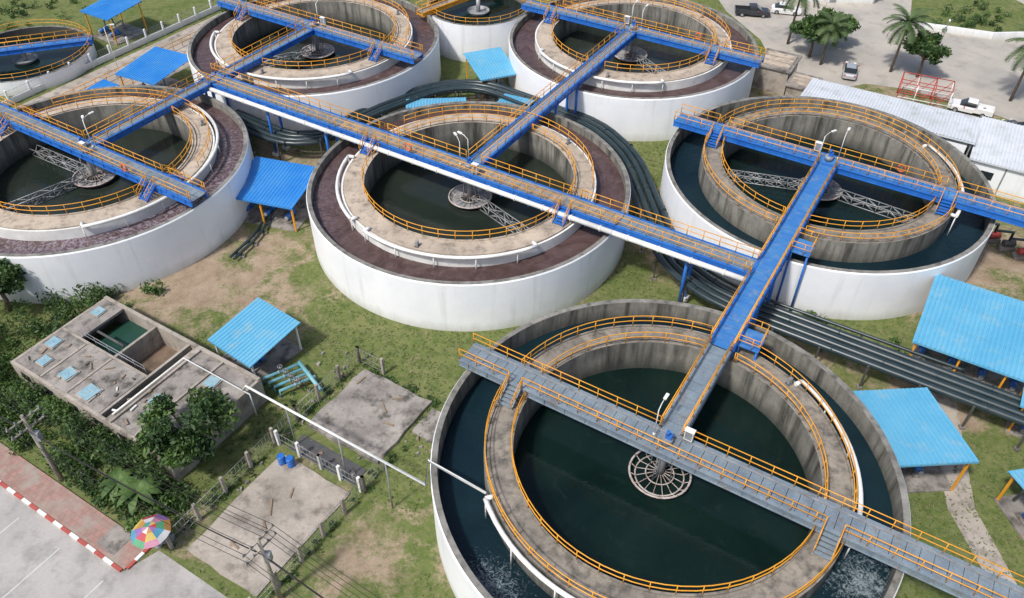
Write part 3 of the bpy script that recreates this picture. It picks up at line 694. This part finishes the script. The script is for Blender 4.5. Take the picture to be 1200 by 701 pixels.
buoy_m=plain('lifebuoy_red',(.65,.12,.04))
def lifebuoy(x,y,z):
    mb=MB(); d=Vector((ca,sa,0)); P=[Vector((x,y,z))+d*(.36*math.cos(k*PI/8))+Vector((0,0,.36*math.sin(k*PI/8))) for k in range(16)]
    mb.tube(P,.075,6,0,True); mb.obj('lifebuoy',[buoy_m],None,(x,y,z))
def cabinet(a,b,z=BD):
    mb=MB(); mb.box(GZ(a,b,z+.75),(.6,.32,.9),ANG,0); mb.box(GZ(a,b,z+1.22),(.7,.42,.05),ANG,0); mb.box(GZ(a,b-.165,z+.78),(.5,.012,.75),ANG,1)
    for s in (-.25,.25): mb.box(GZ(a+s,b,z+.15),(.05,.25,.3),ANG,1)
    mb.obj('control_cabinet',[white,steel],None,GZ(a,b,z))
for (a,b) in ((-7.2,34.9),(-10,75.9),(-37.2,54.4),(-39.6,93.7),(-72.6,72.7),(-72.6,37.0)): cabinet(a,b)
for (a,b) in ((-2,76.2),(-45,54.05),(-30,94.0),(-66,36.6)): x,y=G(a,b); lifebuoy(x,y,BD+.75)
# ------------------------------------------------------------------ vehicles
def vehicle(name,x,y,rot,paint,kind):
    E=empty(name,(x,y,0)); O=(x,y,0); cr,sr=math.cos(rot),math.sin(rot)
    def T(a,b,c): return (x+a*cr-b*sr,y+a*sr+b*cr,c)
    L,Wd=(4.5,1.78) if kind=='car' else (5.2,1.85)
    def loft(mb,secs,m):
        vs=[];
        for (a,zb,zt,ht,hb) in secs: vs+= [T(a,-hb,zb),T(a,-hb,zb+(zt-zb)*.7),T(a,-ht,zt),T(a,ht,zt),T(a,hb,zb+(zt-zb)*.7),T(a,hb,zb)]
        fs=[]
        for i in range(len(secs)-1):
            for k in range(5): fs.append((i*6+k,i*6+k+1,(i+1)*6+k+1,(i+1)*6+k))
            fs.append((i*6+5,i*6,(i+1)*6,(i+1)*6+5))
        fs.append(tuple(range(6))[::-1]); fs.append(tuple((len(secs)-1)*6+k for k in range(6)))
        mb.add(vs,fs,m)
    h=Wd/2; mb=MB()
    if kind=='car':
        loft(mb,[(-L/2,.35,.75,h*.8,h*.85),(-L/2+.2,.25,.92,h*.88,h*.97),(-1.2,.22,.98,h*.92,h),(.9,.22,.95,h*.92,h),(L/2-.4,.24,.78,h*.85,h*.95),(L/2,.35,.6,h*.7,h*.8)],0)
        mb.obj('body',[paint],E,O); mb=MB()
        loft(mb,[(-1.75,.96,1.0,h*.8,h*.86),(-1.1,.96,1.40,h*.70,h*.88),(.2,.96,1.43,h*.70,h*.88),(1.15,.94,.97,h*.8,h*.86)],0); mb.obj('windows',[glass],E,O)
        mb=MB(); loft(mb,[(-1.15,1.40,1.45,h*.66,h*.7),(.25,1.42,1.47,h*.66,h*.7)],0); mb.obj('roof',[paint],E,O)
    else:
        loft(mb,[(-.4,.35,1.05,h*.92,h),(1.2,.35,1.03,h*.92,h),(L/2-.3,.35,.95,h*.88,h*.97),(L/2,.4,.8,h*.8,h*.9)],0)
        for s in (-1,1): mb.beam(T(-L/2,s*(h-.06),.78),T(-.4,s*(h-.06),.78),.1,.6,0)
        mb.beam(T(-L/2,-h,.78),T(-L/2,h,.78),.08,.6,0); mb.box(T(-1.5,0,.55),(2.2,Wd-.2,.1),rot,0)
        mb.obj('body',[paint],E,O); mb=MB()
        loft(mb,[(-.55,1.03,1.55,h*.74,h*.88),(.55,1.03,1.58,h*.74,h*.9),(1.3,1.0,1.04,h*.8,h*.86)],0); mb.obj('windows',[glass],E,O)
        mb=MB(); loft(mb,[(-.6,1.56,1.63,h*.70,h*.75),(.55,1.58,1.65,h*.70,h*.75)],0); mb.obj('roof',[paint],E,O)
    mb=MB()
    for a in (-L*.3,L*.31):
        for s in (-1,1): mb.tube([T(a,s*(h-.2),.34),T(a,s*(h+.02),.34)],.34,14,0); mb.tube([T(a,s*(h+.0),.34),T(a,s*(h+.035),.34)],.2,10,1)
    mb.obj('wheels',[rubber,steel],E,O)
    mb=MB()
    for s in (-1,1): mb.box(T(L/2-.05,s*h*.6,.68),(.12,.35,.14),rot,0); mb.box(T(-L/2+.02,s*h*.7,.8),(.08,.2,.2),rot,1); mb.box(T(.75,s*(h+.1),1.05),(.12,.2,.14),rot,1)
    mb.obj('lights_and_mirrors',[white,redp],E,O)
vehicle('parked_pickup_truck',36.6,120.6,R_(-8),cardk,'pickup')
vehicle('parked_car',45.6,101.2,R_(70),carsil,'car')
vehicle('parked_pickup_truck',57.6,91.0,R_(150),carwh,'pickup')
vehicle('parked_car',61.2,85.8,R_(100),cardk,'car')
vehicle('parked_car',42.0,121.5,R_(-14),carwh,'car')
# ------------------------------------------------------------------ vegetation
def leaves(mb,cen,rad,n,size,m=0,flat=.8):
    p=rng.normal(size=(n,3)); p/=np.linalg.norm(p,axis=1)[:,None]; p*=(rng.random(n)**.45)[:,None]*rad; p[:,2]*=flat
    a=rng.normal(size=(n,3)); a/=np.linalg.norm(a,axis=1)[:,None]; b=np.cross(a,rng.normal(size=(n,3))); b/=np.linalg.norm(b,axis=1)[:,None]
    s=size*(.6+.8*rng.random(n))[:,None]; c=p+np.array(cen); c[:,2]=np.maximum(c[:,2],.03)
    v=np.stack([c-a*s,c+b*s*.45,c+a*s,c-b*s*.45],1).reshape(-1,3); base=mb.n
    mb.v.extend(map(tuple,v)); mb.n+=4*n
    for i in range(n): mb.f.append((base+4*i,base+4*i+1,base+4*i+2,base+4*i+3)); mb.m.append(m); mb.s.append(False)
def tree(name,x,y,h,cr,n=4200,lm=(leaf_d,leaf_l),ls=.22):
    E=empty(name,(x,y,0)); O=(x,y,0); mb=MB(); th=h*.45
    mb.tube([(x,y,0),(x+.1,y,th*.5),(x-.05,y+.1,th)],.24,8,0,r2=.15)
    cl=[]
    for k in range(9):
        a=k*2.4+random.random(); rr=cr*random.uniform(.35,.8); z=h*random.uniform(.5,.9); e=(x+rr*math.cos(a),y+rr*math.sin(a),z)
        mb.tube([(x,y,th*random.uniform(.7,1)),(x+rr*.5*math.cos(a),y+rr*.5*math.sin(a),(th+z)/2),e],.10,5,0,r2=.03); cl.append(e)
    mb.obj('trunk',[barkm],E,O); mb=MB()
    for k in range(16):
        a=random.uniform(0,6.28); rr=cr*math.sqrt(random.random())*.85; cl.append((x+rr*math.cos(a),y+rr*math.sin(a),h*.68+ (h*.28)*math.sqrt(max(0,1-(rr/cr)**2))*random.uniform(-.4,1)))
    for i,c in enumerate(cl): leaves(mb,c,cr*random.uniform(.24,.42),n//len(cl),ls,i%2,.75)
    mb.obj('crown',list(lm),E,O); return E
def palm(name,x,y,h,fr=2.6,nf=26):
    E=empty(name,(x,y,0)); O=(x,y,0); mb=MB(); mb.tube([(x,y,0),(x+.1,y+.05,h*.5),(x+.25,y,h)],.2,8,0,r2=.12); mb.obj('trunk',[barkm],E,O); mb=MB()
    for k in range(nf):
        a=k*2.399; el=R_(70)-R_(95)*(k/nf)+random.uniform(-.1,.1); P=[];q=Vector((x+.25,y,h)); dd=el
        for j in range(9): P.append(q.copy()); q=q+Vector((math.cos(a)*math.cos(dd),math.sin(a)*math.cos(dd),math.sin(dd)))*(fr/8); dd-=.17
        mb.tube(P,.03,3,0)
        sd=Vector((-math.sin(a),math.cos(a),0))
        for j in range(1,9):
            for s in (-1,1):
                for hlf in (0,.33,.66):
                    p=P[j]+(P[j-1]-P[j])*hlf; l=.62*math.sin(PI*(j-hlf+.6)/10)+.18; dr=(P[j]-P[j-1]).normalized()
                    e=p+sd*(s*l)+dr*l*.5+Vector((0,0,-.25*l)); mb.add([tuple(p-dr*.04),tuple(p+dr*.11),tuple(e)],[(0,1,2)],0)
    mb.obj('fronds',[leaf_p],E,O)
tree('broadleaf_tree',-23.6,36.9,5.6,3.3,5200)
tree('broadleaf_tree',-46.0,53.5,5.5,3.2,4200)
tree('broadleaf_tree',-49.5,46.5,5.0,3.0,3600)
tree('broadleaf_tree',-45.5,40.5,4.2,2.2,2600)
tree('broadleaf_tree',41.6,106.5,6.0,3.3,3800,ls=.3)
tree('broadleaf_tree',54.6,100.5,6.0,2.8,3400,ls=.28)
tree('broadleaf_tree',46,110,4.5,2.4,2400,ls=.28)
tree('broadleaf_tree',-39,113,4.5,3,2400,ls=.28)
palm('palm_tree',39.6,110.5,7.8,3.6); palm('palm_tree',51.5,102,6.8,3.4); palm('palm_tree',64.2,94.0,7.4,3.8); palm('palm_tree',66.5,90,5.8,3.5); palm('palm_tree',42.5,104,5.5,2.8)
def banana(name,x,y,n=9,L=2.0):
    mb=MB(); mb.tube([(x,y,0),(x,y,1.3)],.13,8,1,r2=.07)
    for k in range(n):
        a=k*2.4; dd=R_(55)-random.random()*.5; q=Vector((x,y,1.2)); P=[]
        for j in range(7): P.append(q.copy()); q=q+Vector((math.cos(a)*math.cos(dd),math.sin(a)*math.cos(dd),math.sin(dd)))*(L/6); dd-=.28
        sd=Vector((-math.sin(a),math.cos(a),.15))
        for j in range(6):
            w0=.32*math.sin(PI*(j+.3)/6.6);w1=.32*math.sin(PI*(j+1.3)/6.6) if j<5 else .02
            for s in (-1,1): mb.add([tuple(P[j]),tuple(P[j]+sd*s*w0),tuple(P[j+1]+sd*s*w1),tuple(P[j+1])],[(0,1,2,3)],0)
    mb.obj(name,[leaf_l,barkm],None,(x,y,0))
banana('banana_plant',-26.9,33.2); banana('banana_plant',-28.6,34.0,8,1.7); banana('banana_plant',-37.5,41,7,1.6)
mb=MB()
for k in range(210):
    a=random.uniform(-66,-37.3); b=random.uniform(12.7,16.6); x,y=G(a,b); r=random.uniform(.5,1.15); leaves(mb,(x,y,random.uniform(.2,.9)),r,95,.15,random.choice((0,1,1)),.7)
for k in range(60):
    a=random.uniform(-60,-39); x,y=G(a,random.uniform(15.3,16.6)); leaves(mb,(x,y,random.uniform(1.0,2.2)),random.uniform(.6,1.1),100,.16,random.choice((0,1,1)),.8)
for k in range(60):
    x,y=G(random.uniform(-66,-58.8),random.uniform(14,29)); leaves(mb,(x,y,random.uniform(.3,1.6)),random.uniform(.7,1.4),100,.17,random.randint(0,1),.8)
mb.obj('hedge',[leaf_d,leaf_l],None,GZ(-50,14.5,0))
mb=MB()
for (cx,cy,r,n) in ((-34,56,1,4),(33,47.5,1.2,6),(27,52.5,1,5),(-37,55,1.5,6),(69,118,5,14),(72,120,5,14),(-76,118,10,50),(-20,122,10,30),(10,126,12,30)):
    for k in range(n): leaves(mb,(cx+random.gauss(0,r*.5),cy+random.gauss(0,r*.5),random.uniform(.1,.8)),random.uniform(.4,1.1),70,.17,random.randint(0,1),.7)
for k in range(190):
    s=random.random()
    if s<.3: a,b=-35.6+random.gauss(0,.35),random.uniform(13,33)
    elif s<.5: a,b=-27+random.gauss(0,.3),random.uniform(13,33)
    elif s<.65: a,b=random.uniform(-35,-27),33.3+random.gauss(0,.25)
    elif s<.8: a,b=random.uniform(-58,-39),26.7+abs(random.gauss(0,.3))
    else: a,b=random.uniform(-38.6,-36),random.uniform(13,30)
    x,y=G(a,b); leaves(mb,(x,y,.12),random.uniform(.2,.5),26,.11,random.randint(0,1),.5)
mb.obj('shrubs',[leaf_d,leaf_l],None,(0,0,0))
# ------------------------------------------------------------------ ground
tanks6=[C,F,Rr,T3,T2,L_]; RP=[(p.x,p.y) for p in smooth(path)]
def dirtf(x,y):
    d=-.10
    for (cx,cy,r,s) in ((-28,58,7,.9),(-33,55,5,.5),(-22,55,4,.35),(-9.5,29.5,4,.7),(-12,26,4,.6),(-17,45,3.5,.45),(-24.5,40,3,.6),(-20,52,4,.4),(-10,46,3.5,.3),(8,52,3,.5),(15,62,3,.5),(13.5,72,3,.4),(34,42,4,.6),(38,48,5,.6),(48,62,7,.9),(42,55,5,.5),(-22,31,4,.6),(36,92,6,.9),(46,92,9,.9),(60,80,12,.9),(-5,90,7,.4),(-25,76,8,.6),(-48,88,9,.8),(-36,29,3,.4),(24,48,3,.5),(75,118,12,.5),(-23,63,3,.6),(-14,36,2.5,.5)):
        d+=s*math.exp(-((x-cx)**2+(y-cy)**2)/(r*r))
    for c in tanks6:
        q=math.hypot(x-c[0],y-c[1])-16
        if q<4: d+=.35*math.exp(-(max(q,0)/.9)**2)
    m=1e9
    for i in range(len(RP)-1):
        (x0,y0),(x1,y1)=RP[i],RP[i+1]; dx,dy=x1-x0,y1-y0; t=max(0,min(1,((x-x0)*dx+(y-y0)*dy)/(dx*dx+dy*dy))); m=min(m,(x-x0-t*dx)**2+(y-y0-t*dy)**2)
    d+=.45*math.exp(-m/4)
    return d
xs=np.concatenate([[-3000,-1000,-400,-150],np.arange(-80,85.1,1.0),[150,400,1000,3000]]); ys=np.concatenate([[-3000,-1000,-300,-60],np.arange(10,140.1,1.0),[200,400,1000,3000]])
vs=[];dv=[]
for yy in ys:
    for xx in xs: vs.append((float(xx),float(yy),0.0)); dv.append(dirtf(xx,yy))
nx=len(xs); fs=[(j*nx+i,j*nx+i+1,(j+1)*nx+i+1,(j+1)*nx+i) for j in range(len(ys)-1) for i in range(nx-1)]
me=bpy.data.meshes.new('ground'); me.from_pydata(vs,[],fs); me.materials.append(gm)
at=me.attributes.new('dirt','FLOAT','POINT'); at.data.foreach_set('value',dv)
ob=bpy.data.objects.new('ground',me); sc.collection.objects.link(ob)
mb=MB(); cnt=0
while cnt<14000:
    x=random.uniform(-48,50); y=random.uniform(22,96)
    if any(math.hypot(x-c[0],y-c[1])<16.2 for c in tanks6): cnt+=.05; continue
    a_=x*ca+y*sa; b_=-x*sa+y*ca
    if b_<12.6 or (-58<a_<-39 and 17<b_<26.5) or (-34.8<a_<-27.4 and 13<b_<33.2): cnt+=.05; continue
    if dirtf(x,y)>.25: cnt+=.3; continue
    cnt+=1
    for k in range(3):
        an=random.uniform(0,6.28); w=random.uniform(.03,.07); h=random.uniform(.06,.18); dx,dy=math.cos(an)*w,math.sin(an)*w; ex,ey=random.uniform(-.18,.18),random.uniform(-.18,.18)
        mb.add([(x-dx,y-dy,0),(x+dx,y+dy,0),(x+ex,y+ey,h)],[(0,1,2)],0)
mb.obj('grass',[grassm],None,(0,60,0))
# ------------------------------------------------------------------ light, camera
w=bpy.data.worlds.new("World"); sc.world=w; w.use_nodes=True; t=w.node_tree
bg=t.nodes['Background']; sky=t.nodes.new('ShaderNodeTexSky'); sky.sky_type='NISHITA'; sky.sun_disc=False
sd=Vector((-.50,-.50,1.0)).normalized(); el=math.asin(sd.z)
sky.sun_elevation=el; sky.sun_rotation=math.atan2(sd.x,sd.y); sky.air_density=1.0; sky.dust_density=3.0
t.links.new(sky.outputs[0],bg.inputs[0]); bg.inputs[1].default_value=.15
sl=bpy.data.lights.new('sun','SUN'); sl.energy=3.7; sl.angle=R_(5); sl.color=(1,.965,.91)
so=bpy.data.objects.new('sun',sl); so.rotation_euler=sd.to_track_quat('Z','Y').to_euler(); so.location=(0,0,80); sc.collection.objects.link(so)
cam=bpy.data.objects.new('camera',bpy.data.cameras.new('camera')); sc.collection.objects.link(cam)
cam.matrix_world=Matrix.Translation((0,0,50.34))@Matrix.Rotation(R_(90-42.265),4,'X')@Matrix.Rotation(R_(.329),4,'Z')
cam.data.lens=937.9/1200*36; cam.data.sensor_width=36; cam.data.clip_end=8000; cam.data.clip_start=.5
sc.camera=cam
sc.view_settings.view_transform='Standard'; sc.view_settings.look='None'; sc.view_settings.exposure=0
